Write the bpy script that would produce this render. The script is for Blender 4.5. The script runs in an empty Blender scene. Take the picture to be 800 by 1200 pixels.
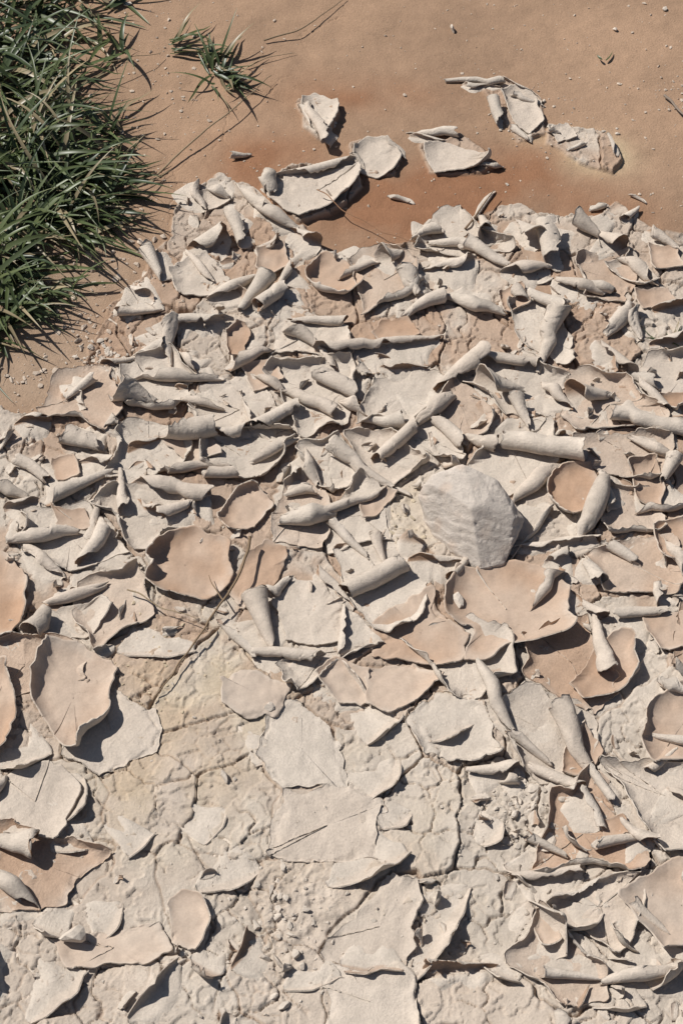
import bpy, bmesh, math, random
import numpy as np
from mathutils import Vector, geometry
random.seed(7); rng=np.random.default_rng(7)

# ------------------------------------------------------------------ camera model
H=1.6; TILT=math.radians(35); TH=math.tan(math.radians(15))
def P(px,py,z=0.0):
    """survey point -> position on the ground (metres)"""
    u=(px-400)/600*TH; v=(600-py)/600*TH
    dy=v*math.cos(TILT)+math.sin(TILT); dz=v*math.sin(TILT)-math.cos(TILT)
    t=(H-z)/-dz
    return np.array([u*t,dy*t])
def MPP(px,py):
    v=(600-py)/600*TH; dz=v*math.sin(TILT)-math.cos(TILT)
    return (H/-dz)*TH/600
def Q(x,y,z=0.0):
    rz=z-H; d=y*math.sin(TILT)-rz*math.cos(TILT); v=(y*math.cos(TILT)+rz*math.sin(TILT))/d; u=x/d
    return 400+u/TH*600, 600-v/TH*600

# ------------------------------------------------------------------ noise
def hsh(ix,iy,seed):
    ix=ix.astype(np.int64); iy=iy.astype(np.int64)
    h=(ix*374761393+iy*668265263+seed*974634777)&0xffffffff
    h=((h^(h>>13))*1274126177)&0xffffffff
    h=((h^(h>>16))*2246822519)&0xffffffff
    h=h^(h>>15)
    return (h&0xffffff)/float(0xffffff)
TAB=np.random.default_rng(3).random((256,256))
def vn(x,y,seed=0):
    x=np.asarray(x,float); y=np.asarray(y,float)
    x,y=np.broadcast_arrays(x,y)
    fx=np.floor(x); fy=np.floor(y); ix=fx.astype(np.int64)+seed*37; iy=fy.astype(np.int64)+seed*91; fx=x-fx; fy=y-fy
    fx=fx*fx*(3-2*fx); fy=fy*fy*(3-2*fy)
    i0=ix&255;i1=(ix+1)&255;j0=iy&255;j1=(iy+1)&255
    a=TAB[j0,i0]; b=TAB[j0,i1]; c=TAB[j1,i0]; d=TAB[j1,i1]
    return ((a*(1-fx)+b*fx)*(1-fy)+(c*(1-fx)+d*fx)*fy)*2-1
def fbm(x,y,seed=0,o=4):
    s=0; a=1; n=0
    for i in range(o):
        s=s+a*vn(x*(2**i)+i*17.3,y*(2**i)-i*9.1,seed+i); n+=a; a*=.5
    return s/n
def jag(q,step,seed):
    """piecewise linear noise: angular, broken edges"""
    r=np.random.default_rng(abs(int(seed))%100000); m=int(q.max()/step)+4
    k=np.cumsum(r.uniform(.35,1.65,m))*step-step; v=r.uniform(-1,1,m)
    return np.interp(q,k,v)
def sst(a,b,x):
    t=np.clip((x-a)/(b-a),0,1); return t*t*(3-2*t)
def lat(x,y,cell,seed,jit=.85):
    gx=np.floor(x/cell); gy=np.floor(y/cell)
    F1=np.full(x.shape,9.); F2=np.full(x.shape,9.); I=np.zeros(x.shape); sx=np.zeros(x.shape); sy=np.zeros(x.shape)
    for dx in (-1,0,1):
        for dy in (-1,0,1):
            cx=gx+dx; cy=gy+dy
            px=(cx+.5+(hsh(cx,cy,seed)-.5)*jit)*cell; py=(cy+.5+(hsh(cx,cy,seed+1)-.5)*jit)*cell
            d=np.hypot(px-x,py-y); m=d<F1
            F2=np.where(m,F1,np.minimum(F2,d))
            I=np.where(m,hsh(cx,cy,seed+2),I); sx=np.where(m,px,sx); sy=np.where(m,py,sy)
            F1=np.where(m,d,F1)
    return F1,F2,I,sx,sy

# ------------------------------------------------------------------ zones (metres)
def poly(pts): return np.array([P(a,b) for a,b in pts])
pale_poly=poly([(-60,470),(0,478),(60,488),(100,440),(118,400),(150,360),(172,318),(200,275),(222,222),(262,212),(300,232),(340,262),
  (385,292),(430,306),(478,288),(510,262),(560,262),(610,240),(660,262),(720,240),(770,275),(860,300),(900,1300),(-100,1300)])
isl=[poly(p) for p in [
 [(350,118),(392,122),(396,140),(380,165),(358,150)],
 [(412,172),(450,165),(474,185),(462,208),(425,208),(410,192)],
 [(306,215),(340,196),(418,192),(424,222),(392,250),(348,262),(318,240)],
 [(494,172),(540,160),(588,196),(560,208),(500,206)],
 [(560,98),(590,96),(634,120),(640,160),(606,165),(580,130)],
 [(640,150),(700,160),(728,190),(716,204),(672,190),(636,172)],
 [(216,216),(262,220),(275,240),(232,248)]]]
def sdf(pl,x,y):
    d=np.full(x.shape,1e9); ins=np.zeros(x.shape,bool); n=len(pl)
    for i in range(n):
        a=pl[i]; b=pl[(i+1)%n]; e=b-a
        wx=x-a[0]; wy=y-a[1]; t=np.clip((wx*e[0]+wy*e[1])/(e@e),0,1)
        d=np.minimum(d,np.hypot(wx-e[0]*t,wy-e[1]*t))
        c=((a[1]>y)!=(b[1]>y)) & (x < (b[0]-a[0])*(y-a[1])/(b[1]-a[1]+1e-12)+a[0])
        ins^=c
    return np.where(ins,-d,d)
def blob(x,y,px,py,rx,ry):
    c=P(px,py); m=MPP(px,py); fy=m/math.sin(math.radians(50))
    return np.exp(-(((x-c[0])/(rx*m))**2+((y-c[1])/(ry*fy))**2))
def palemask(x,y):
    n=fbm(x*28,y*28,5,4)*.022
    d=sdf(pale_poly,x,y)+n
    for q in isl: d=np.minimum(d,sdf(q,x,y)+n*.35)
    return d
def warp(x,y):
    return .018*fbm(x*20,y*20,31,4), .018*fbm(x*20+50,y*20,41,4)
CELL=.082
def gh_full(x,y):
    d=palemask(x,y); m=sst(.0025,-.0015,d)
    wx,wy=warp(x,y); X=x+wx; Y=y+wy
    F1,F2,I,sx,sy=lat(X,Y,CELL,100); e=F2-F1
    flat=np.clip(blob(x,y,300,900,170,190)+blob(x,y,300,1120,200,120),0,1)
    st=sst(-.25,.25,fbm(x*9,y*9,61,2)+.2*(1-flat))
    low=.004*fbm(x*3,y*3,71,3)+.0024*fbm(x*16,y*16,75,3)
    tl=((hsh(np.floor(I*1e5),I*0,3)-.5)*(X-sx)+(hsh(np.floor(I*1e5),I*0,4)-.5)*(Y-sy))*.09
    g1=np.exp(-(e/.0014)**2)
    wbx=.012*fbm(x*50,y*50,9,3); wby=.012*fbm(x*50,y*50,19,3)
    F1b,F2b,Ib,_,_=lat(x+wbx,y+wby,.045,200); eb=F2b-F1b
    g2=np.exp(-(eb/.0011)**2)*sst(.0,.30,fbm(x*11,y*11,66,2)+.14)
    F1d,F2d,Id,_,_=lat(x+wbx*.8,y+wby*.8,.018,700)
    g3=np.exp(-((F2d-F1d)/.0008)**2)*sst(.08,.35,fbm(x*16,y*16,86,3))
    f=fbm(x*13+wbx*30,y*13+wby*30,511,5)*4.2; fi=np.floor(f); ff=f-fi; ter=(fi+sst(.90,1.,ff))
    lip=np.exp(-((ff-.0)/.10)**2)
    hp=.003+(I-.5)*.004*(1-.4*flat)+tl*(1-.3*flat)+.0026*np.exp(-e/.009)*st*(1-flat*.7)-.009*g1*(.2+.8*st)*(1-.35*flat)+(Ib-.5)*.0014+(Id-.5)*.0007*sst(0,.3,fbm(x*16,y*16,86,3))-.0046*g2-.0018*g3+.0016*ter+.0008*lip
    rub=np.clip(blob(x,y,335,1075,60,60)+blob(x,y,615,955,50,40)+.6*blob(x,y,470,620,30,50)+.5*blob(x,y,200,770,60,70)+.6*blob(x,y,480,1080,90,40)+.5*blob(x,y,640,990,40,30),0,1)
    hp=hp+rub*.0042*(fbm(x*120,y*120,88,4))+.0006*fbm(x*110,y*110,89,3)
    hb=.0010*fbm(x*45,y*45,91,5)
    F1c,F2c,Ic,_,_=lat(x+wx*2,y+wy*2,.16,300)
    gc=np.exp(-((F2c-F1c)/.0010)**2)*sst(.1,.5,fbm(x*7,y*7,95,2))
    hb=hb-.0015*gc
    rim=.0022*np.exp(-(d/.004)**2)*m
    h=low+m*hp+(1-m)*hb+rim
    far=sst(3.,6.,np.hypot(x,y-1.2)); h=h*(1-far)
    return h,m,d,e,I,g1*m,rub,ter,np.clip(g2+.7*g3,0,1)*m

PALE=np.array([.56,.487,.412]); TAN=np.array([.41,.268,.18]); BROWN=np.array([.36,.235,.155]); RED=np.array([.275,.130,.068]); OCH=np.array([.52,.40,.26])

# ------------------------------------------------------------------ mesh accumulator
class Acc:
    def __init__(s): s.v=[];s.f=[];s.c=[];s.sm=[];s.n=0
    def add(s,v,c,faces,smooth):
        s.v.append(np.asarray(v,float)); s.c.append(np.asarray(c,float))
        for f,k in zip(faces,smooth): s.f.append(np.asarray(f)+s.n); s.sm.append(np.full(len(f),k))
        s.n+=len(v)
    def build(s,name,mat):
        me=bpy.data.meshes.new(name); v=np.concatenate(s.v); c=np.concatenate(s.c)
        me.vertices.add(len(v)); me.vertices.foreach_set('co',v.astype(np.float32).ravel())
        lt=np.concatenate([np.full(len(f),f.shape[1]) for f in s.f]); li=np.concatenate([f.ravel() for f in s.f])
        me.loops.add(len(li)); me.loops.foreach_set('vertex_index',li.astype(np.int32))
        me.polygons.add(len(lt)); ls=np.concatenate([[0],np.cumsum(lt)[:-1]])
        me.polygons.foreach_set('loop_start',ls.astype(np.int32))
        sm=np.concatenate(s.sm); me.update(calc_edges=True)
        me.polygons.foreach_set('use_smooth',sm.astype(bool))
        a=me.color_attributes.new('Col','FLOAT_COLOR','POINT')
        cc=np.ones((len(v),4)); cc[:,:3]=c; a.data.foreach_set('color',cc.astype(np.float32).ravel())
        me.update()
        o=bpy.data.objects.new(name,me); bpy.context.scene.collection.objects.link(o); me.materials.append(mat); return o

def grid_faces(nr,nc,off=0,flip=False,wrap=False):
    r=np.arange(nr-1)[:,None]; c=np.arange(nc if wrap else nc-1)[None,:]; c2=(c+1)%nc
    a=r*nc+c; b=r*nc+c2; d=(r+1)*nc+c; e=(r+1)*nc+c2
    f=np.stack([a,b,e,d],-1).reshape(-1,4)
    return (f[:,::-1] if flip else f)+off

# ------------------------------------------------------------------ materials
def mud_mat(name,bump=.6,rough=.92,grain=1.):
    m=bpy.data.materials.new(name); m.use_nodes=True; nt=m.node_tree; N=nt.nodes; L=nt.links
    b=N['Principled BSDF']; b.inputs['Roughness'].default_value=rough; b.inputs['Specular IOR Level'].default_value=.12
    tc=N.new('ShaderNodeTexCoord'); at=N.new('ShaderNodeAttribute'); at.attribute_name='Col'
    def noise(sc,det,ro=.6):
        n=N.new('ShaderNodeTexNoise'); n.inputs['Scale'].default_value=sc; n.inputs['Detail'].default_value=det; n.inputs['Roughness'].default_value=ro; L.new(tc.outputs['Object'],n.inputs['Vector']); return n
    n1=noise(45,5); n2=noise(420,4,.7); n3=noise(1300,2)
    def ramp(src,a,b_,lo,hi):
        r=N.new('ShaderNodeMapRange'); r.inputs[1].default_value=a; r.inputs[2].default_value=b_; r.inputs[3].default_value=lo; r.inputs[4].default_value=hi; L.new(src,r.inputs[0]); return r.outputs[0]
    a1=ramp(n1.outputs['Fac'],.3,.7,.90,1.06); a2=ramp(n2.outputs['Fac'],.3,.7,1-.12*grain,1+.10*grain)
    mu=N.new('ShaderNodeMath'); mu.operation='MULTIPLY'; L.new(a1,mu.inputs[0]); L.new(a2,mu.inputs[1])
    v=N.new('ShaderNodeVectorMath'); v.operation='SCALE'; L.new(at.outputs['Color'],v.inputs[0]); L.new(mu.outputs[0],v.inputs['Scale'])
    L.new(v.outputs[0],b.inputs['Base Color'])
    ad=N.new('ShaderNodeMath'); ad.operation='ADD'; 
    s2=N.new('ShaderNodeMath'); s2.operation='MULTIPLY'; s2.inputs[1].default_value=.35; L.new(n3.outputs['Fac'],s2.inputs[0])
    L.new(n2.outputs['Fac'],ad.inputs[0]); L.new(s2.outputs[0],ad.inputs[1])
    bp=N.new('ShaderNodeBump'); bp.inputs['Strength'].default_value=bump; bp.inputs['Distance'].default_value=.0013
    L.new(ad.outputs[0],bp.inputs['Height']); L.new(bp.outputs[0],b.inputs['Normal'])
    return m
M_ground=mud_mat('dry_mud_ground_mat',.9)
M_flake=mud_mat('dry_mud_flake_mat',.8)
M_plate=mud_mat('clay_plate_mat',.35,.85,.7)
M_grav=mud_mat('gravel_mat',.6)

# ------------------------------------------------------------------ ground sheet
def axis(lo,hi,st):
    c=np.arange(lo,hi,st); g=[];d=st;x=c[-1]
    while x<300: d*=1.35; x+=d; g.append(x)
    h=[];d=st;x=c[0]
    while x>-300: d*=1.35; x-=d; h.append(x)
    return np.array(h[::-1]+list(c)+g),len(h),len(c)
SX,SY=.0012,.0014
ax,ox,nx=axis(-.54,.54,SX); ay,oy,ny=axis(.52,2.0,SY)
X,Y=np.meshgrid(ax,ay)
hh=np.zeros(X.shape); cc=np.zeros(X.shape+(3,))
for i in range(0,X.shape[0],64):
    x=X[i:i+64]; y=Y[i:i+64]
    h,m,d,e,I,g,rub,ter,g2=gh_full(x,y); hh[i:i+64]=h
    m=m[...,None]
    red=np.clip(blob(x,y,450,262,95,42)+blob(x,y,520,225,100,36)+.8*blob(x,y,420,110,85,26)+.85*blob(x,y,630,205,60,40)+.6*blob(x,y,310,210,80,34)+.7*blob(x,y,720,255,60,28)+.6*blob(x,y,320,180,70,26)+.4*blob(x,y,130,380,60,40),0,1)
    red=np.clip(red*(1.0+1.0*fbm(x*18,y*18,401,4)),0,1)[...,None]
    och=np.clip((blob(x,y,700,182,38,22)*1.3+.5*blob(x,y,630,160,30,12))*(1+.6*fbm(x*40,y*40,77,3)),0,1)[...,None]
    mottle=np.clip(.5+.9*fbm(x*6,y*6,411,4),0,1)[...,None]  # random tonal mottling of the bare brown mud
    cb=BROWN*(.84+.26*mottle); cb=cb*(1-red*.8)+RED*red*.8; cb=cb*(1-och)+OCH*och
    gl=np.clip(blob(x,y,100,350,90,110)+blob(x,y,30,440,80,40),0,1)[...,None]
    cb=cb*(1-.5*gl)+np.array([.42,.32,.235])*.5*gl
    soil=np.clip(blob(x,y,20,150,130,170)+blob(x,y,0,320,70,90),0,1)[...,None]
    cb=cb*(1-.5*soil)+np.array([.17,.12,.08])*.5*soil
    sand=np.clip(blob(x,y,215,775,75,60)+.8*blob(x,y,180,920,80,60)+.7*blob(x,y,310,800,60,40)+.9*blob(x,y,475,620,32,55)+.5*blob(x,y,250,850,120,80)+.35*blob(x,y,450,1000,180,120),0,1)
    sand=np.clip(sand*(.6+1.2*fbm(x*26,y*26,421,4)),0,1)[...,None]
    up=sst(.75,1.05,y)[...,None]
    tn=np.clip(sst(.60,.66,I)*.8+sst(-.05,.2,fbm(x*14,y*14,455,4))*.8,0,1)[...,None]*(.22+.78*up)
    pk=np.clip(.35+1.1*fbm(x*10,y*10,431,3),0,1)[...,None]
    cp=PALE*(.93+.08*I[...,None]+.03*ter[...,None]); cp=cp*(1-.14*pk)+np.array([.50,.39,.30])*.14*pk
    cp=cp*(1-sand*.6)+np.array([.51,.41,.28])*sand*.6
    cp=cp*(1-.78*tn)+TAN*.92*.78*tn
    top=np.clip(blob(x,y,400,300,500,85)*(.5+1.0*fbm(x*20,y*20,441,3))+blob(x,y,100,430,120,60)*.6,0,1)[...,None]
    cp=cp*(1-.8*top)+TAN*.88*.8*top
    gg=np.clip(g+.6*g2,0,1)[...,None]
    cp=cp*(1-.6*gg)+TAN*.65*.6*gg
    cc[i:i+64]=cb*(1-m)+cp*m
HG=hh[oy:oy+ny,ox:ox+nx]; AX0,AY0=ax[ox],ay[oy]
def gheight(x,y):
    x=np.asarray(x,float); y=np.asarray(y,float)
    fx=np.clip((x-AX0)/SX,0,nx-1.001); fy=np.clip((y-AY0)/SY,0,ny-1.001)
    i=fx.astype(int); j=fy.astype(int); fx=fx-i; fy=fy-j
    return (HG[j,i]*(1-fx)+HG[j,i+1]*fx)*(1-fy)+(HG[j+1,i]*(1-fx)+HG[j+1,i+1]*fx)*fy
acc=Acc(); v=np.stack([X,Y,hh],-1).reshape(-1,3)
acc.add(v,cc.reshape(-1,3),[grid_faces(len(ay),len(ax),0)],[True]); acc.build('cracked_mud_ground',M_ground)

# ------------------------------------------------------------------ curled sheets
def sheet(acc,G,thick,ctop,cbot,wrap=False):
    nr,nc,_=G.shape
    du=np.gradient(G,axis=0)
    ds=(np.roll(G,-1,1)-np.roll(G,1,1)) if wrap else np.gradient(G,axis=1)
    N=np.cross(ds,du); L=np.linalg.norm(N,axis=2,keepdims=True); N/=np.maximum(L,1e-12)
    fl=N[:max(2,nr//6),:,2].mean()<0
    if fl: N=-N
    B=G-N*thick
    n=nr*nc
    v=np.concatenate([G.reshape(-1,3),B.reshape(-1,3)]); c=np.concatenate([ctop.reshape(-1,3),cbot.reshape(-1,3)])
    F=[grid_faces(nr,nc,0,fl,wrap),grid_faces(nr,nc,n,not fl,wrap)]; S=[True,True]
    def rim(idx,close=False):
        i=np.array(idx); a=i if close else i[:-1]; b=np.roll(i,-1) if close else i[1:]
        return np.stack([a,b,b+n,a+n],-1)
    F.append(rim([(nr-1)*nc+k for k in range(nc)],wrap)); S.append(False)
    if not wrap:
        F.append(rim([k for k in range(nc)])); S.append(False)
        F.append(rim([k*nc for k in range(nr)])); S.append(False)
        F.append(rim([k*nc+nc-1 for k in range(nr)])); S.append(False)
    acc.add(v,c,F,S)

sd=[1000]
def roll(acc,A,B,R,turn=1.25,side=1,tan=.4,apron=.02,shape=None,thick=.0008,rag=1.,spiral=.28,pink=0.,zoff=0.0,bend=None):
    """a strip of mud curling up from the hinge line A-B; torn, broken ends"""
    sd[0]+=7; s0=sd[0]; r=random.Random(s0)
    A=np.array(A,float);B=np.array(B,float); Ln=np.linalg.norm(B-A)
    if Ln<.003: return
    a=(B-A)/Ln; n=np.array([a[1],-a[0]])*side
    ns=max(6,int(Ln/.0020)); nt=max(7,int(turn*24)); na=5 if apron>0 else 0
    s=np.linspace(0,1,ns)[None,:]; th=np.linspace(0,1,nt)[:,None]; q=(s[0]*Ln)
    if shape is None: shape=r.choice(['cone','cone','cone','tube','spin'])
    if shape=='cone':
        f=s if r.random()<.5 else 1-s
        k=r.uniform(.18,.5); prof=k+(1.22-k)*f
    elif shape=='spin': prof=.4+.7*(1-np.abs(2*s-1)**1.5)
    else: prof=1+r.uniform(-.25,.25)*(s-.5)*2
    prof=prof*np.ones_like(s)
    th_max=2*math.pi*turn*(1+rag*(.24*jag(q,.014,s0)+.12*jag(q,.004,s0+1)))[None,:]
    tp=r.uniform(.0,.75)*rag; tq=r.uniform(.0,.75)*rag
    th_max=th_max*(1-tp*np.clip(1-s/r.uniform(.15,.5),0,1))*(1-tq*np.clip(1-(1-s)/r.uniform(.15,.5),0,1))
    T=th*th_max
    Rs=R*prof*(1+.09*jag(q,.022,s0+2)[None,:]); Rs=np.maximum(Rs,.0013)
    ph=r.uniform(0,6); sq=r.uniform(.0,.18)
    RR=Rs*(1-spiral*T/(2*math.pi))*(1+.03*vn(s*Ln*70+T*.3,T*1.0,s0+3)+.018*vn(s*Ln*260,T*3.5,s0+4)+sq*np.sin(2*T+ph)*sst(0,1.2,T))
    RR=np.maximum(RR,R*.12)
    if bend is None: bend=r.uniform(-.02,.02)
    bd=bend*Ln*(1-(2*s-1)**2)+.003*jag(q,.020,s0+5)[None,:]
    k0=r.uniform(-.2,.5)*rag; k1=r.uniform(-.2,.5)*rag; cap=Ln*.36
    U0=RR*T
    tj=T[:,0:1]; tk=T[:,-1:]
    e0=np.clip(k0*U0,-.009,cap)+rag*(.0035*jag(tj[:,0],1.1,s0+6)+.0018*jag(tj[:,0],.35,s0+8))[:,None]
    e1=-np.clip(k1*U0,-.009,cap)+rag*(.0035*jag(tk[:,0],1.1,s0+7)+.0018*jag(tk[:,0],.35,s0+9))[:,None]
    sl=s*Ln+e0*(1-s)+e1*s
    U=bd+RR*np.sin(T); Z=Rs-RR*np.cos(T)
    hx=A[0]+a[0]*s*Ln; hy=A[1]+a[1]*s*Ln
    hh=gheight(hx,hy); fit=np.polyval(np.polyfit(s[0],hh[0],1),s); z0=fit+.0010+zoff
    X=A[0]+a[0]*sl+n[0]*U; Y=A[1]+a[1]*sl+n[1]*U; Zz=z0+Z
    if na:
        ua=np.linspace(1,0,na,endpoint=False)[:,None]; ap=apron*(1+.6*jag(q,.012,s0+10)[None,:])*sst(-.1,.25,s)*sst(1.1,.75,s)
        sl_a=s*Ln+e0[:1]*(1-s)+e1[:1]*s+0*ua
        Ua=bd-ua*ap
        Xa=A[0]+a[0]*sl_a+n[0]*Ua; Ya=A[1]+a[1]*sl_a+n[1]*Ua
        ha=gheight(Xa,Ya)
        Za=np.where(ua<.8,np.maximum(z0*(1-ua)+(ha+.0012)*ua,ha+.0008),ha-.001)
        X=np.concatenate([Xa,X]);Y=np.concatenate([Ya,Y]);Zz=np.concatenate([Za,Zz])
    G=np.stack([X,Y,Zz],-1)
    nr=G.shape[0]
    k=np.zeros((nr,ns,1)); k[na:]=sst(.0,.22,th*np.ones_like(s))[...,None]
    var=1+.08*r.uniform(-1,1); 
    nz=(.07*vn(G[...,0]*150,G[...,1]*150,5)+.06*vn(G[...,2]*400,G[...,0]*90,6))[...,None]
    ct=(PALE*(1-tan*k)+TAN*.88*tan*k)*(1+nz)
    bt=PALE*1.0*(1-.25*pink)+np.array([.49,.375,.29])*.25*pink
    cb=np.ones((nr,ns,1))*bt*var*(1+nz)
    sheet(acc,G,thick,ct,cb)

def dish(acc,pts,lift,tan=1.,thick=.0012,rag=1.,t0=.45,z=.004,px=True,bright=1.):
    """plate whose rim curls up; lift ~ amount of curl per vertex"""
    sd[0]+=7; s0=sd[0]
    pl=np.array([P(a,b) for a,b in pts]) if px else np.array(pts,float)
    if np.isscalar(lift): lift=[lift]*len(pl)
    lift=np.array(lift,float)
    seg=np.linalg.norm(np.roll(pl,-1,0)-pl,axis=1); cum=np.concatenate([[0],np.cumsum(seg)]); tot=cum[-1]
    n=max(30,int(tot/.0019)); q=np.linspace(0,tot,n,endpoint=False)
    xx=np.interp(q,cum,np.append(pl[:,0],pl[0,0])); yy=np.interp(q,cum,np.append(pl[:,1],pl[0,1])); ll=np.interp(q,cum,np.append(lift,lift[0]))
    def smc(a,k):
        for _ in range(k): a=(np.roll(a,1)+2*a+np.roll(a,-1))/4
        return a
    ll=smc(ll,12)
    sz=math.sqrt(abs(np.sum(xx*np.roll(yy,-1)-yy*np.roll(xx,-1))/2))/.07
    fe=np.minimum(1,np.minimum(q,tot-q)/.006)
    for (am,st_,k) in ((.0050*sz,.022,0),(.0020,.007,1),(.0009,.003,2)):
        xx=xx+rag*am*fe*jag(q,st_,s0+k); yy=yy+rag*am*fe*jag(q,st_,s0+k+40)
    c=np.array([xx.mean(),yy.mean()])
    ll=np.maximum(0,ll*(1+.4*jag(q,.03,s0+3)*fe)); ll=smc(ll,8)
    tt=np.concatenate([np.linspace(.01,t0,8,endpoint=False),np.linspace(t0,1,15)])[:,None]
    dx=xx-c[0]; dy=yy-c[1]; Dr=np.hypot(dx,dy); ex=dx/Dr; ey=dy/Dr
    ang=np.clip(ll*100,.03,3.8)
    tr=np.clip((tt-t0)/(1-t0),0,1)
    kk=tr**1.3; rr=np.zeros((len(tt),n)); zz=np.zeros((len(tt),n))
    th=ang*kk
    Ds=smc(Dr,14)
    dr=np.diff(tt,axis=0)*Ds; thm=(th[1:]+th[:-1])/2
    rr[0]=tt[0]*Ds; rr[1:]=rr[0]+np.cumsum(dr*np.cos(thm),axis=0); zz[1:]=np.cumsum(dr*np.sin(thm),axis=0)
    rag_=(Dr-Ds)*tr**3; rr=rr+rag_*np.cos(th); zz=zz+rag_*np.sin(th)
    X=c[0]+ex*rr; Y=c[1]+ey*rr
    hg=gheight(X,Y)
    Mx=np.stack([X.ravel()-c[0],Y.ravel()-c[1],np.ones(X.size)],1); co_,_,_,_=np.linalg.lstsq(Mx,hg.ravel(),rcond=None)
    plane=(Mx@co_).reshape(X.shape)+z
    base=np.maximum(plane,hg+.0007)
    for _ in range(4):
        base=(np.roll(base,1,1)+2*base+np.roll(base,-1,1))/4
        base[1:-1]=(base[:-2]+2*base[1:-1]+base[2:])/4
    edge=(ang<.2)*tr**2*.8
    base=base*(1-edge)+(np.minimum(hg,plane)+.0008+thick*.7)*edge
    Z=base+zz+.0010*vn(X*40,Y*40,s0+4)+.0005*vn(X*150,Y*150,s0+5)
    G=np.stack([X,Y,Z],-1)
    pn=np.clip(.5+1.3*fbm(X*22,Y*22,s0+6,3),0,1)[...,None]
    dust=sst(.75,1.,tt)[...,None]*.35*np.clip(.5+vn(X*90,Y*90,s0+9),0,1)[...,None]
    k=np.clip(tan*(1-.35*pn-dust),0,1)
    ct=(TAN*k+PALE*(1-k))*bright
    cb=np.ones_like(ct)*PALE*.97
    sheet(acc,G,thick,ct,cb,wrap=True)

# ------------------------------------------------------------------ curls surveyed from the site
rolls=[
(226,216,236,244,14),(246,222,268,234,11),(312,203,320,228,20),(335,207,412,192,13),(270,250,286,288,15),(280,222,312,250,14),(302,245,345,268,16),(340,270,376,290,15),
(222,290,266,282,23),(176,300,190,326,18),(300,292,330,288,13),(440,308,476,300,21),(395,326,438,311,11),
(484,278,516,268,13),(505,286,560,292,14),(562,258,570,284,19),(552,292,592,314,16),(602,258,628,290,32),(640,262,652,312,27),(680,262,702,276,20),(704,274,726,290,26),
(590,326,640,318,16),(652,332,702,346,14),(724,300,768,332,12),(770,368,806,360,14),(474,320,486,346,20),(520,346,586,370,17),(470,372,516,352,17),
(345,380,400,378,14),(340,388,384,414,16),(380,418,506,400,16),(284,364,312,334,24),(304,362,344,342,20),(264,332,284,356,16),(250,352,296,330,14),
(196,374,200,420,20),(206,381,262,379,13),(268,428,316,407,16),(165,442,252,442,15),(128,462,178,470,30),(74,506,118,524,21),(154,532,186,516,13),
(188,506,252,502,29),(252,512,300,502,20),(300,502,352,476,20),(330,456,386,480,14),(374,436,424,466,19),(300,436,330,454,12),
(430,494,482,496,20),(440,542,492,502,19),(482,496,524,470,20),(514,458,562,426,23),(560,426,628,432,16),(555,456,606,458,31),(632,432,652,366,25),
(602,470,618,504,19),(636,452,664,482,14),(660,466,710,462,28),(720,490,806,512,20),(592,520,682,538,26),(548,514,582,526,16),(702,406,738,440,16),(710,390,738,362,20),
(740,440,772,452,14),(680,338,716,346,13),(396,530,452,568,19),(370,604,452,576,17),(330,612,386,600,26),(300,540,344,518,13),(356,532,370,566,16),(335,578,372,572,13),
(160,572,242,582,20),(190,604,242,584,14),(140,558,148,602,14),(60,588,128,556,18),(95,542,130,547,14),(-10,568,30,582,16),(163,592,190,612,15),(16,634,86,622,17),(98,660,124,616,19),
(60,706,122,686,14),(34,744,62,712,25),(392,612,430,650,14),(680,628,704,566,27),(622,712,650,668,21),(604,642,692,640,11),(640,664,668,654,12),
(746,602,806,590,12),(300,702,322,754,29),(310,704,342,680,15),(374,676,412,712,13),(414,694,472,664,25),(260,722,296,768,14),(302,768,372,772,14),(404,716,398,766,10),
(556,782,598,856,20),(656,836,686,894,26),(700,728,710,792,20),(672,700,702,726,16),(724,722,772,722,12),(600,862,644,892,11),(620,902,682,926,14),(548,902,612,906,19),
(680,932,702,968,14),(606,1030,680,1022,13),(728,964,762,992,18),(700,990,744,985,14),(636,1140,700,1144,15),(706,1148,782,1136,17),(-5,982,36,992,30),(-5,1026,38,1068,24),
(120,590,100,640,13),(440,628,452,660,12),(240,560,280,552,14),(206,552,262,548,13),(20,500,60,492,14),(20,540,50,560,13),(700,560,716,600,12),(740,520,790,540,13),(766,690,778,720,14),
(528,680,556,640,12),(486,664,540,660,11),(214,470,262,476,12),(402,470,430,490,14),(500,318,552,312,12),(612,360,598,340,16),(760,270,790,292,13),(150,342,176,356,13),(142,372,186,366,11),
(120,432,160,420,11),(80,470,108,452,12),(640,600,600,650,9),(712,640,744,660,12),(780,640,800,680,14),(10,600,44,590,13),(286,470,300,500,12),(450,436,500,432,9),(392,436,372,412,10),
(758,860,800,870,14),(760,900,790,880,12),(770,800,806,815,16),(690,900,720,940,12),(780,930,806,950,16),(744,1060,780,1090,12),(616,980,660,1000,12),(220,300,250,330,9),
]
A1=Acc()
segs=[]
for k,(x1,y1,x2,y2,w) in enumerate(rolls):
    r=random.Random(k*13+5); mx,my=(x1+x2)/2,(y1+y2)/2; m=MPP(mx,my); R=w*m*.5*.98
    a=P(x1,y1,R*.8); b=P(x2,y2,R*.8); e_=(b-a)*.08; a=a-e_; b=b+e_; segs.append((a,b))
    side=r.choice([1,-1])
    turn=r.uniform(.45,1.0) if R<.0075 else r.uniform(.6,1.25)
    if turn<.7: R*=1.12
    roll(A1,a,b,R*1.0,turn,side,tan=r.choice([.3,.6,.9,1.]),apron=r.uniform(.015,.045),pink=r.random(),thick=r.uniform(.0005,.0009),zoff=.0012)
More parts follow.
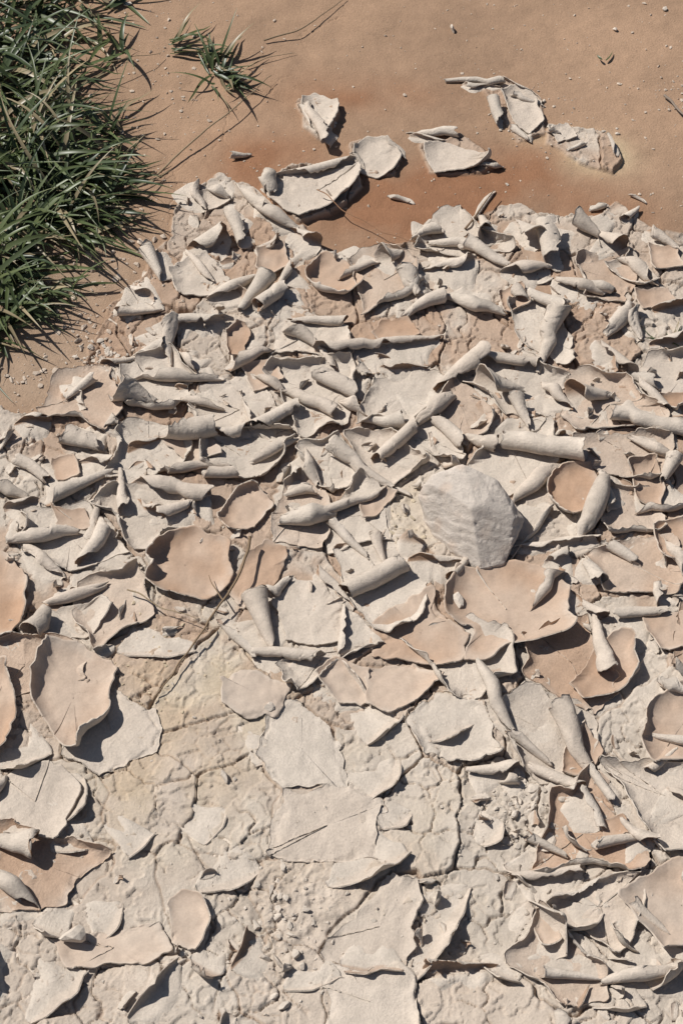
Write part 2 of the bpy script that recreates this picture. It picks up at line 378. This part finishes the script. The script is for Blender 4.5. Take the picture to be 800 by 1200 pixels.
lips=[(230,1046,306,1018,14,.2),(384,1040,474,996,20,.24),(430,940,462,888,14,.26),(478,1148,550,1040,16,.28),(446,975,484,952,14,.2),(96,906,66,968,18,.22),(560,990,590,962,14,.25),
(30,1200,104,1136,14,.25),(115,1100,140,1060,14,.2),(386,770,430,830,10,.3),(300,900,350,860,8,.15),(426,868,470,836,12,.3),(240,990,262,950,8,.15),(660,1090,702,1070,14,.3),(610,1060,656,1126,20,.35),
(140,760,230,765,9,.2),(0,900,60,880,14,.3),(60,1000,110,990,9,.2),(330,1160,400,1150,7,.15),(690,1180,760,1175,10,.3),(500,870,560,850,12,.25),(150,1010,180,980,8,.2),(40,1085,76,1100,12,.3),
(560,1120,610,1150,12,.3),(760,1160,806,1120,14,.35),(590,1010,640,1045,12,.3),(720,1080,750,1110,14,.35),(660,970,690,1000,14,.35)]
for k,(x1,y1,x2,y2,w,tn) in enumerate(lips):
    m=MPP((x1+x2)/2,(y1+y2)/2); a=P(x1,y1);b=P(x2,y2); segs.append((a,b))
    d=(b-a)/np.linalg.norm(b-a); n=np.array([d[1],-d[0]]); side=1 if n@np.array([.6,-.8])>0 else -1
    roll(A1,a,b,w*m*1.0,tn,side,tan=.15,apron=.035,spiral=0,shape='spin',rag=.8,thick=.0012)

# cupped tan plates
A2=Acc()
dishes=[
([(158,652),(182,632),(232,618),(268,640),(277,682),(242,708),(190,702),(160,682)],[.022,.018,.012,.010,.004,.004,.008,.022],.95),
([(268,696),(288,648),(318,636),(338,645),(334,668),(310,704),(282,712)],[.001,.006,.006,.004,.001,.001,.001],.85),
([(436,734),(480,706),(506,694),(518,722),(550,748),(538,780),(520,786),(440,772)],[.002,.002,.004,.001,.001,.004,.006,.001],.8),
([(512,696),(530,672),(575,664),(625,668),(668,692),(674,742),(640,758),(560,778),(546,774),(556,746),(524,722)],[.012,.010,.004,.004,.008,.014,.010,.006,.003,.003,.006],.85),
([(430,784),(480,778),(522,796),(500,822),(456,842),(430,828)],[.003,.001,.003,.006,.006,.004],.7),
([(664,808),(700,762),(724,742),(748,748),(754,790),(722,828),(682,832)],[.006,.004,.008,.014,.018,.014,.008],.9),
([(634,572),(656,552),(690,550),(700,575),(690,602),(660,622),(640,602)],[.018,.012,.004,.002,.004,.010,.018],.95),
([(30,790),(60,752),(100,758),(142,790),(134,852),(98,902),(60,872),(34,830)],[.014,.008,.004,.008,.02,.02,.008,.012],.7),
([(-30,780),(12,776),(24,850),(14,886),(-30,892)],[0,.012,.014,.01,0],.9),
([(742,872),(756,828),(800,800),(850,820),(840,890),(766,902)],[.014,.012,.006,.0,.0,.01],.8),
([(720,1050),(800,1006),(860,1040),(850,1110),(770,1116),(738,1090)],[.006,.004,0,0,.008,.010],.55),
([(196,1064),(214,1046),(238,1052),(252,1084),(234,1122),(206,1112)],[.006,.010,.014,.016,.010,.002],.6),
([(60,1104),(120,1092),(190,1086),(204,1118),(170,1136),(76,1134)],[.001,.001,.001,.002,.003,.002],.45),
([(-30,640),(10,650),(34,680),(40,716),(10,750),(-30,755)],[0,.006,.01,.012,.004,0],1),
([(258,800),(292,784),(346,808),(326,838),(290,846),(262,830)],[.003,.001,.001,.001,.002,.003],.35),
([(368,792),(396,774),(432,788),(432,826),(396,826)],[.008,.008,.004,.006,.004],.6),
([(348,322),(384,300),(418,318),(428,342),(404,358),(364,350)],[.02,.006,.002,.018,.022,.020],1),
([(252,612),(274,572),(300,560),(320,592),(300,620),(268,630)],[.012,.016,.02,.006,.004,.006],.9),
([(262,392),(278,380),(292,392),(288,416),(266,424)],[.02,.022,.006,.004,.012],.9),
([(434,398),(446,384),(478,380),(492,398),(446,410)],[.006,.008,.006,.002,.002],.95),
([(758,624),(804,606),(840,640),(804,668),(770,668)],[.012,.01,0,.006,.01],1),
([(730,548),(762,540),(778,580),(772,604),(746,592)],[.012,.01,.006,.006,.01],1),
([(768,468),(800,464),(820,492),(776,494)],[.01,.01,0,.006],1),
([(656,912),(662,868),(684,848),(704,880),(690,912)],[.008,.012,.01,.004,.004],.95),
([(60,596),(100,600),(112,620),(70,624)],[.006,.004,.004,.003],.8),
([(420,590),(452,574),(470,580),(440,610),(424,612)],[.008,.01,.008,.004,.004],.8),
([(300,300),(336,290),(340,312),(318,330),(298,322)],[.008,.008,.004,.004,.008],.9),
([(580,350),(612,340),(620,366),(590,374)],[.014,.016,.01,.006],.8),
([(60,540),(90,536),(96,560),(68,566)],[.01,.01,.006,.006],.8),
([(190,520),(240,512),(262,536),(220,548)],[.003,.003,.002,.002],.5),
([(750,730),(800,724),(820,760),(770,770)],[.004,.006,0,.008],.9),
([(620,1066),(650,1070),(660,1110),(632,1118)],[.014,.01,.01,.014],.6),
([(700,966),(728,960),(740,980),(706,984)],[.008,.008,.004,.006],.9),
([(280,430),(320,424),(336,448),(300,462)],[.008,.006,.004,.004],.9),
([(740,345),(780,340),(796,358),(752,366)],[.008,.006,.004,.006],.8),
([(756,290),(792,296),(800,318),(766,322)],[.008,.006,.002,.006],.9),
]
dpoly=[]
for pts,l,t in dishes:
    dish(A2,pts,l,tan=t,rag=.8,z=.0035); dpoly.append((P(sum(p[0] for p in pts)/len(pts),sum(p[1] for p in pts)/len(pts)), max(np.ptp([p[0] for p in pts]),np.ptp([p[1] for p in pts]))*.42*MPP(400,pts[0][1])))
pales=[
([(352,118),(368,114),(394,124),(396,138),(384,164),(368,148),(358,142)],[.012,.004,.002,.010,.010,.002,.008]),
([(412,176),(428,168),(452,166),(472,186),(462,206),(440,212),(420,204)],[.012,.002,.008,.016,.012,.002,.004]),
([(312,232),(336,208),(372,204),(420,198),(424,224),(392,250),(352,262),(330,250)],[.004,.002,.002,.006,.012,.012,.004,.002]),
([(494,174),(516,166),(548,180),(590,194),(560,204),(506,206),(500,192)],[.010,.002,.004,.018,.014,.008,.004]),
([(584,112),(606,104),(630,120),(636,146),(618,162),(596,140)],[.01,.004,.012,.006,.002,.004]),
([(640,152),(664,148),(676,164),(652,172)],[.008,.004,.004,.004]),
([(232,228),(258,222),(272,238),(246,250)],[.01,.008,.006,.004]),
([(196,320),(240,300),(268,330),(250,352),(206,350)],[.008,.004,.003,.004,.006]),
([(322,700),(345,684),(378,688),(402,716),(396,758),(330,758)],[.002]*6),
([(0,910),(60,890),(96,930),(70,990),(0,985)],[0,.006,.006,.010,0]),
([(10,730),(60,720),(124,700),(140,712),(100,750),(40,752)],[.004,.004,.004,.010,.004,.004]),
([(704,312),(740,300),(770,336),(748,344)],[.008,.006,.008,.012]),
]
for pts,l in pales:
    dish(A1,pts,l,tan=.12,rag=.7 if pts[0][1]<250 else .9,z=.002); dpoly.append((P(sum(p[0] for p in pts)/len(pts),sum(p[1] for p in pts)/len(pts)),.02))
for (x1,y1,x2,y2,w,sd_) in [(306,206,318,226,16,1),(352,118,364,150,8,1),(476,152,538,158,11,1),(480,160,520,166,7,-1),(520,94,588,98,8,1),(540,100,584,106,6,-1),(582,96,634,118,10,-1),(576,116,590,146,15,1),(600,110,634,124,8,1),
     (412,180,424,196,7,1),(452,166,474,184,7,1),(640,150,656,158,9,1),(270,184,296,178,8,1),(560,198,588,194,7,1),(456,230,482,238,6,1),(548,262,576,226,4,1),(712,166,724,186,5,1),
     (600,150,620,166,6,1),(664,176,684,170,5,1),(690,246,712,240,8,1),(728,262,744,246,9,-1),(738,228,756,240,5,1)]:
    m=MPP(400,y1); R=w*m*.5; roll(A1,P(x1,y1,R),P(x2,y2,R),R,random.uniform(.5,.9),sd_,tan=.5,apron=.008,shape='cone' if w<12 else None)

# crack network: every cell carries a thin plate whose rim is lifted a little
ROCK=P(552,612)
RUB=[(P(335,1075),.045),(P(615,955),.040),(P(200,775),.03),(P(475,620),.03)]
def segdist(p,a,b):
    e=b-a; t=max(0,min(1,((p-a)@e)/(e@e))); return np.linalg.norm(p-a-e*t)
seeds=[]
for i in range(-10,11):
    for j in range(3,30):
        ii=np.array([float(i)]);jj=np.array([float(j)])
        seeds.append(((i+.5+(hsh(ii,jj,100)[0]-.5)*.85)*CELL,(j+.5+(hsh(ii,jj,101)[0]-.5)*.85)*CELL))
vo,ed,fa,_,_,_=geometry.delaunay_2d_cdt([Vector(s) for s in seeds],[],[],0,1e-6)
vo=[np.array(v) for v in vo]; em={}; vc={}
def cc_(a,b,c):
    d=2*(a[0]*(b[1]-c[1])+b[0]*(c[1]-a[1])+c[0]*(a[1]-b[1])); A=a@a;B=b@b;C=c@c
    return np.array([(A*(b[1]-c[1])+B*(c[1]-a[1])+C*(a[1]-b[1]))/d,(A*(c[0]-b[0])+B*(a[0]-c[0])+C*(b[0]-a[0]))/d])
for f in fa:
    c=cc_(vo[f[0]],vo[f[1]],vo[f[2]])
    for k in range(3):
        em.setdefault(tuple(sorted((f[k],f[(k+1)%3]))),[]).append(c)
        vc.setdefault(f[k],[]).append(c)
def unwarp(p):
    q=p.copy()
    for _ in range(5):
        wx,wy=warp(q[0:1],q[1:2]); q=p-np.array([wx[0],wy[0]])
    return q
ncell=0; flatc=[]
for vi,cs in vc.items():
    s0=vo[vi]; u=unwarp(s0); px,py=Q(*u)
    if px<-90 or px>890 or py>1270 or py<200: continue
    if palemask(u[0:1],u[1:2])[0]>-.03: continue
    if any(np.linalg.norm(u-c)<r*.9 for c,r in dpoly) or np.linalg.norm(u-ROCK)<.05: continue
    if any(np.linalg.norm(u-c)<r for c,r in RUB): continue
    flatz=110<px<600 and py>780
    smooth=flatz and px<440 and py<1010
    if random.random()<(.62 if smooth else .34 if flatz else (.34 if py<420 else .14)): continue
    cs=sorted(cs,key=lambda c:math.atan2(c[1]-s0[1],c[0]-s0[0]))
    pl=[unwarp(c+(s0-c)*(.03 if flatz else .06)) for c in cs]
    pts=[];
    for k in range(len(pl)):
        pts.append(pl[k]); pts.append((pl[k]+pl[(k+1)%len(pl)])/2)
    if max(np.linalg.norm(p-u) for p in pts)>.11: continue
    if smooth: lf=[random.choice([0,0,0,0,0,.003]) for _ in pts]
    elif flatz: lf=[random.choice([0,0,.001,.003,.006,.012]) for _ in pts]
    else: lf=[random.choice([0,.001,.003,.008,.018,.028]) for _ in pts]
    if flatz: tz=random.choice([0,.1,.15])
    elif px>600 or px<140: tz=random.choice([0,.1,.2,.5,.7,.85])
    else: tz=random.choice([0,.03,.06,.1,.15,.5])
    dish(A1,pts,lf,tan=tz,rag=1.0,t0=.62,z=.0022 if flatz else .0015,px=False,bright=random.uniform(.96,1.05),thick=.0012 if flatz else .0010); ncell+=1
    flatc.append((u,min(np.linalg.norm(p-u) for p in pts)))
def prob(px,py):
    if px<-60 or px>860 or py>1240: return 0
    if 130<px<440 and 745<py<1010: return .02
    if py<800: return .30
    if px>590: return .32
    if px<110: return .30
    return .10
na=0
for k,(key,cs) in enumerate(sorted(em.items())):
    if len(cs)<2: continue
    a=unwarp(cs[0]); b=unwarp(cs[1]); L=np.linalg.norm(b-a)
    if L<.02 or L>.2: continue
    mid=(a+b)/2; px,py=Q(*mid)
    if palemask(mid[0:1],mid[1:2])[0]>-.01: continue
    if random.random()>prob(px,py): continue
    if min(segdist(mid,s[0],s[1]) for s in segs)<.017: continue
    if any(np.linalg.norm(mid-c)<r for c,r in dpoly): continue
    if np.linalg.norm(mid-ROCK)<.065: continue
    t=random.uniform(.05,.2); a2=a+(b-a)*t; b2=b-(b-a)*random.uniform(.05,.2)
    R=random.uniform(.005,.009)
    low=py>820 and 110<px<600
    roll(A1,a2,b2,R*(1.4 if low else 1),random.uniform(.22,.5) if low else random.uniform(.4,1.05),random.choice([1,-1]),tan=random.choice([.3,.6,.9]),apron=random.uniform(.01,.03),pink=random.random(),zoff=.0012); na+=1
    segs.append((a2,b2))
nsd=0
for k in range(1900):
    px=random.uniform(-40,840); py=random.uniform(215,1230); p=P(px,py)
    if palemask(p[0:1],p[1:2])[0]>-.004: continue
    pr=.32 if py<800 else (.36 if px>590 else .10)
    if 130<px<430 and 745<py<1010: pr=.0
    if random.random()>pr: continue
    if any(np.linalg.norm(p-c)<r for c,r in dpoly) or np.linalg.norm(p-ROCK)<.065: continue
    if py>760 and any(np.linalg.norm(p-c)<r+.008 for c,r in flatc): continue
    if min(segdist(p,s[0],s[1]) for s in segs)<.006: continue
    ang=random.uniform(0,6.28); l=random.uniform(.004,.018); d=np.array([math.cos(ang),math.sin(ang)])*l/2
    roll(A1,p-d,p+d,random.uniform(.003,.007),random.uniform(.1,.5),1,tan=random.choice([0,.3,.8]),apron=random.uniform(.003,.008),pink=random.random(),thick=.0009,rag=1.2,zoff=.001); nsd+=1
print('cells',ncell,'auto',na,'shards',nsd)
A1.build('curled_mud_flakes',M_flake); A2.build('clay_mud_plates',M_plate)

# ------------------------------------------------------------------ gravel / crumbs
def ico(sub):
    bm=bmesh.new(); bmesh.ops.create_icosphere(bm,subdivisions=sub,radius=1); v=np.array([x.co[:] for x in bm.verts]); f=np.array([[x.index for x in q.verts] for q in bm.faces]); bm.free(); return v,f
I1=ico(1); I2=ico(2); G=Acc()
def pebble(p,s,col,flat=.6,sink=.5):
    v,f=(I2 if s>.004 else I1); q=v.copy(); 
    n=1+.3*rng.standard_normal(3)
    for _ in range(7):
        d=rng.standard_normal(3); d/=np.linalg.norm(d); q-=np.maximum(0,q@d-.5)[:,None]*d
    q=q*np.clip(np.abs(n),.45,1.8)*np.array([1,1,flat])*s; a=random.uniform(0,6.28); c,s_=math.cos(a),math.sin(a)
    q=np.stack([q[:,0]*c-q[:,1]*s_,q[:,0]*s_+q[:,1]*c,q[:,2]],-1)
    z=gheight(np.array([p[0]]),np.array([p[1]]))[0]
    q+=np.array([p[0],p[1],z+s*flat*(1-sink)*.8]); G.add(q,np.ones((len(q),1))*col*(1+.12*rng.uniform(-1,1)),[f],[False])
def scatter(n,cx,cy,sx,sy,smin,smax,col,gauss=True):
    for _ in range(n):
        if gauss: px,py=random.gauss(cx,sx),random.gauss(cy,sy)
        else: px,py=random.uniform(cx-sx,cx+sx),random.uniform(cy-sy,cy+sy)
        if py<-60: continue
        s=smin*(smax/smin)**(random.random()**2.2); pebble(P(px,py),s,col)
LB=np.array([.50,.41,.33]); PB=PALE*.97
scatter(1500,400,120,450,180,.0004,.0020,LB,False)
scatter(45,500,100,350,120,.0016,.0038,LB*1.1,False)
scatter(180,710,100,110,75,.0006,.0030,LB*1.15)
scatter(560,110,330,45,75,.0007,.005,LB)
scatter(240,170,90,50,50,.0008,.004,LB)
scatter(240,40,440,60,30,.0008,.004,LB)
scatter(70,640,150,40,20,.001,.0035,PB)
scatter(60,785,110,20,20,.0008,.003,LB)
scatter(230,335,1080,36,40,.0008,.0058,PB)
scatter(160,615,955,30,26,.0008,.0060,PB)
scatter(70,470,620,12,35,.0008,.0032,np.array([.50,.42,.31]))
scatter(200,200,780,50,50,.0006,.0024,np.array([.50,.41,.29]))
scatter(80,500,1080,60,40,.0008,.0045,PB)
scatter(1200,400,750,450,450,.0004,.0017,PB,False)
scatter(50,400,900,450,300,.002,.0040,PB,False)
scatter(60,120,420,20,15,.002,.005,PB)
scatter(40,640,1000,40,40,.0012,.0055,PB)
for (x,y,s) in [(535,706,.009),(88,1102,.012),(530,38,.005),(778,12,.004),(348,1122,.006),(264,912,.005),(238,636,.006),(316,830,.006),(400,384,.009),(372,640,.004),(150,8,.004),(720,36,.004),(644,152,.006),(640,990,.008),(520,1090,.006)]:
    pebble(P(x,y),s,PB*1.05,.8,-.2 if (x,y) in ((535,706),(88,1102)) else .2)
G.build('gravel',M_grav)

# ------------------------------------------------------------------ rock
from mathutils import noise as mn
bm=bmesh.new()
hp=[(-3,3.8,-.6),(-4.2,1,-.6),(-2.5,-2.6,-.6),(.9,-4.6,-.6),(3,-4.2,-.6),(4.6,-.8,-.6),(4,2,-.6),(1,4,-.6),
    (-5.0,2.6,2.6),(-3.1,-1.8,2.0),(.5,-4.9,1.6),(3.4,-4.2,1.4),(5.3,-.2,2.6),(3.4,3.0,3),(-.5,4.6,3),
    (-4.2,3.4,4.8),(-.8,4.0,6.0),(2.5,2.6,5.4),(4.2,-.6,3.8),(.6,-1.2,5.0),(-2.6,-.2,4.6)]
for p in hp: bm.verts.new(Vector(p)*.0102)
bmesh.ops.convex_hull(bm,input=bm.verts[:]); 
bmesh.ops.delete(bm,geom=[v for v in bm.verts if not v.link_faces],context='VERTS')
bmesh.ops.triangulate(bm,faces=bm.faces[:])
bmesh.ops.subdivide_edges(bm,edges=bm.edges[:],cuts=23,use_grid_fill=True)
rr_=random.Random(31)
for _ in range(7):
    n=Vector((rr_.uniform(-1,1),rr_.uniform(-1,.4),rr_.uniform(.0,.9))).normalized()
    mx=max((v.co-Vector((0,0,.02))).dot(n) for v in bm.verts); lim=mx-rr_.uniform(.003,.007)
    for v in bm.verts:
        dd=(v.co-Vector((0,0,.02))).dot(n)-lim
        if dd>0: v.co-=n*dd
bmesh.ops.smooth_vert(bm,verts=bm.verts[:],factor=.4,use_axis_x=True,use_axis_y=True,use_axis_z=True)
bm.normal_update()
for v in bm.verts:
    p=v.co.copy(); d=.0007*mn.fractal(p*50,1.,2.,4)+.0004*mn.fractal(p*240,1.,2.,3)
    # bedding ledges running across the stone
    b=(p.z*.6+p.y*.5+p.x*.35)*90+1.2*mn.noise(p*30); fr=b-math.floor(b); d+=.0009*(fr if fr<.9 else (1-fr)*9)
    g=mn.noise(p*150+Vector((4,4,4))); d-=.0009*max(0,g-.42)*4
    v.co=p+v.normal*d
me=bpy.data.meshes.new('rock'); bm.to_mesh(me); bm.free()
for p in me.polygons: p.use_smooth=True
col=me.color_attributes.new('Col','FLOAT_COLOR','POINT')
for i,v in enumerate(me.vertices):
    t=.5+.5*mn.fractal(v.co*30,1.,2.,3); t=max(0,min(1,t)); c=PALE*(.94+.18*t)*np.array([.99,1,1.03])
    w=max(0,min(1,(mn.noise(v.co*50+Vector((8,1,1)))-.2)*3))*.25; c=c*(1-w)+TAN*1.2*w; col.data[i].color=(*c,1)
rk=bpy.data.objects.new('rock',me); bpy.context.scene.collection.objects.link(rk); me.materials.append(mud_mat('limestone_mat',.8))
c=P(550,612,.02); rk.location=(c[0],c[1],gheight(np.array([c[0]]),np.array([c[1]]))[0]+.001)

# ------------------------------------------------------------------ grass
def grass_mat():
    m=bpy.data.materials.new('grass_blade_mat'); m.use_nodes=True; nt=m.node_tree; N=nt.nodes; L=nt.links
    b=N['Principled BSDF']; b.inputs['Roughness'].default_value=.40; b.inputs['Specular IOR Level'].default_value=.5
    at=N.new('ShaderNodeAttribute'); at.attribute_name='Col'; L.new(at.outputs['Color'],b.inputs['Base Color'])
    tr=N.new('ShaderNodeBsdfTranslucent'); L.new(at.outputs['Color'],tr.inputs['Color'])
    mx=N.new('ShaderNodeMixShader'); mx.inputs[0].default_value=.25; L.new(b.outputs[0],mx.inputs[1]); L.new(tr.outputs[0],mx.inputs[2]); L.new(mx.outputs[0],N['Material Output'].inputs[0]); return m
MG=grass_mat()
def blade(acc,p,az,L,el,droop,w,col,turn=0,z0=0):
    n=12; t=np.linspace(0,1,n); az_=az+turn*t; e=el-droop*t
    ds=L/(n-1); dx=np.cos(e)*np.cos(az_)*ds; dy=np.cos(e)*np.sin(az_)*ds; dz=np.sin(e)*ds
    x=p[0]+np.concatenate([[0],np.cumsum(dx)[:-1]]); y=p[1]+np.concatenate([[0],np.cumsum(dy)[:-1]]); z=z0+np.concatenate([[0],np.cumsum(dz)[:-1]])
    z=np.maximum(z,.004+.004*random.random())
    ww=w*np.minimum(1,.5+t*2)*(1-t**1.8)*.5+.0001
    tw=random.uniform(-1.,1.)*t+random.uniform(-.4,.4)
    sx=-np.sin(az_)*np.cos(tw); sy=np.cos(az_)*np.cos(tw); sz=np.sin(tw)
    l=np.stack([x+sx*ww,y+sy*ww,z+sz*ww+ww*.35],-1); r=np.stack([x-sx*ww,y-sy*ww,z-sz*ww+ww*.35],-1); c=np.stack([x,y,z],-1)
    G_=np.stack([l,c,r],1)
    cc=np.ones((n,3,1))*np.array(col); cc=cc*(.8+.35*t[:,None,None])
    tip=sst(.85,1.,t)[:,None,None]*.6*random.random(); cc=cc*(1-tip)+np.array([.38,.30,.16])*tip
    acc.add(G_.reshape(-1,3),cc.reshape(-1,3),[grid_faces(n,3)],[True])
def gcol():
    if random.random()<.16: return np.array([.38,.31,.19])*random.uniform(.6,1.1)
    g=random.random(); return (np.array([.042,.066,.028])*(1-g)+np.array([.125,.155,.06])*g)*random.uniform(.8,1.15)
def clump(name,centres,dens=.5,wm=1.25):
    a=Acc()
    for (cx,cy,s,n,azm,azs,lm) in centres:
        for i in range(int(n*dens)):
            px=random.gauss(cx,s*.85); py=random.gauss(cy,s*.7); 
            ta=random.gauss(azm,azs)
            for q in range(random.choice([1,2,3])):
                p=P(px+random.gauss(0,2),py+random.gauss(0,2))
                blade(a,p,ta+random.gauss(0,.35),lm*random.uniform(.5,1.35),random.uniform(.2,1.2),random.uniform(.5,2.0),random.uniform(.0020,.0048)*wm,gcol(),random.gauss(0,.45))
    return a.build(name,MG)
clump('grass_clump',[(-30,60,35,150,0,1.6,.11),(25,5,25,110,-.1,1.3,.10),(20,100,26,140,-.1,1.4,.11),(50,160,24,150,-.2,1.2,.11),(85,222,18,150,-.1,1.0,.10),
  (10,200,35,230,-.1,1.6,.12),(45,268,22,150,-.3,1.2,.10),(95,255,14,70,-.1,.9,.085),(-10,310,24,150,-.5,1.3,.10),(15,365,14,70,-.7,1.3,.07),(-20,400,20,70,-.5,1.4,.08),(110,15,20,46,.1,1.4,.065),(60,60,30,50,0,1.5,.09),(-60,200,40,140,0,1.6,.12),(125,160,12,34,.2,1.2,.075),(130,60,16,26,.1,1.2,.06),(60,340,12,24,-.6,1.2,.06),(120,235,10,26,-.1,.6,.085)],.25,1.6)
clump('grass_tuft',[(262,92,8,30,.1,1.5,.058),(205,60,5,9,.6,1.3,.05),(240,75,6,8,.5,1.,.05)],.6,1.3)
clump('grass_sprig',[(776,402,5,9,0,1.5,.028),(792,400,3,5,0,1.5,.028)],.5,.7)
clump('small_leaf',[(706,76,2,3,1.6,.8,.018),],.7,1.2)

# ------------------------------------------------------------------ dry twigs and stalks
def twig(name,pts,r,col,z=.004):
    a=Acc(); pl=np.array([[*P(x,y,zz),zz] for x,y,zz in pts]); seg=np.linalg.norm(np.diff(pl,axis=0),axis=1); cum=np.concatenate([[0],np.cumsum(seg)])
    n=max(8,int(cum[-1]/.004)); q=np.linspace(0,cum[-1],n); C=np.stack([np.interp(q,cum,pl[:,k]) for k in range(3)],-1)
    for _ in range(6): C[1:-1]=(C[:-2]+2*C[1:-1]+C[2:])/4
    hz=gheight(C[:,0],C[:,1])
    for _ in range(12): hz[1:-1]=(hz[:-2]+2*hz[1:-1]+hz[2:])/4
    C[:,0]+=.0015*vn(q*70,q*0,1); C[:,1]+=.0015*vn(q*70,q*0,2); C[:,2]+=hz
    T=np.gradient(C,axis=0); T/=np.linalg.norm(T,axis=1,keepdims=True); S=np.cross(T,[0,0,1.]); S/=np.linalg.norm(S,axis=1,keepdims=True); U=np.cross(S,T)
    th=np.linspace(0,2*math.pi,6,endpoint=False); rad=r*(1-.6*q/cum[-1])
    Gd=C[:,None]+rad[:,None,None]*(np.cos(th)[None,:,None]*S[:,None]+np.sin(th)[None,:,None]*U[:,None])
    a.add(Gd.reshape(-1,3),np.ones((n*6,1))*np.array(col),[grid_faces(n,6,0,False,True)],[True]); return a.build(name,M_grav)
ST=(.30,.23,.15)
twig('dry_twig',[(185,205,.004),(230,162,.012),(275,125,.015),(318,88,.01)],.0013,ST)
twig('dry_twig',[(310,48,.004),(350,36,.01),(380,16,.006),(404,-4,.004)],.0011,(.24,.18,.12))
twig('dry_twig',[(294,630,.020),(284,668,.022),(262,700,.018),(240,735,.014),(212,775,.010),(180,822,.006)],.0016,(.24,.17,.11))
twig('dry_twig',[(262,700,.018),(250,690,.016),(246,672,.012)],.0009,(.24,.17,.11))
twig('dry_twig',[(290,80,.003),(318,66,.006),(345,62,.003)],.0008,ST)
twig('dry_twig',[(372,225,.012),(410,252,.016),(450,275,.012),(492,285,.010)],.0007,(.3,.17,.1))
twig('dry_twig',[(545,268,.004),(562,248,.012),(578,224,.014)],.0014,(.22,.15,.1))
twig('dry_twig',[(778,112,.004),(800,135,.008),(830,150,.006)],.0018,(.25,.2,.16))
twig('dry_twig',[(150,690,.010),(190,712,.012),(230,728,.014)],.0009,ST)
twig('dry_twig',[(40,40,.03),(100,80,.03),(160,66,.02),(190,62,.008)],.0009,ST)

# ------------------------------------------------------------------ light and camera
el=math.radians(52); s=np.array([.90,-.43]); s/=np.linalg.norm(s)
d=Vector((math.cos(el)*s[0],math.cos(el)*s[1],-math.sin(el)))
sl=bpy.data.lights.new('sun','SUN'); sl.energy=5.0; sl.angle=math.radians(.53); sl.color=(1,.965,.91)
so=bpy.data.objects.new('sun',sl); bpy.context.scene.collection.objects.link(so); so.rotation_euler=d.to_track_quat('-Z','Y').to_euler(); so.location=(-2,2,4)
w=bpy.data.worlds.new("World"); bpy.context.scene.world=w; w.use_nodes=True; nt=w.node_tree
sk=nt.nodes.new('ShaderNodeTexSky'); sk.sky_type='NISHITA'; sk.sun_disc=False; sk.sun_elevation=el; sk.sun_rotation=math.atan2(-d.x,-d.y)
bg=nt.nodes['Background']; bg.inputs['Strength'].default_value=.05; nt.links.new(sk.outputs[0],bg.inputs['Color'])
cam=bpy.data.cameras.new('camera'); co=bpy.data.objects.new('camera',cam); bpy.context.scene.collection.objects.link(co)
co.location=(0,0,H); co.rotation_euler=(TILT,0,0); cam.sensor_fit='VERTICAL'; cam.angle=math.radians(30); cam.clip_start=.05; cam.clip_end=1000
bpy.context.scene.camera=co
bpy.context.scene.view_settings.view_transform='Standard'; bpy.context.scene.view_settings.look='None'; bpy.context.scene.view_settings.exposure=0
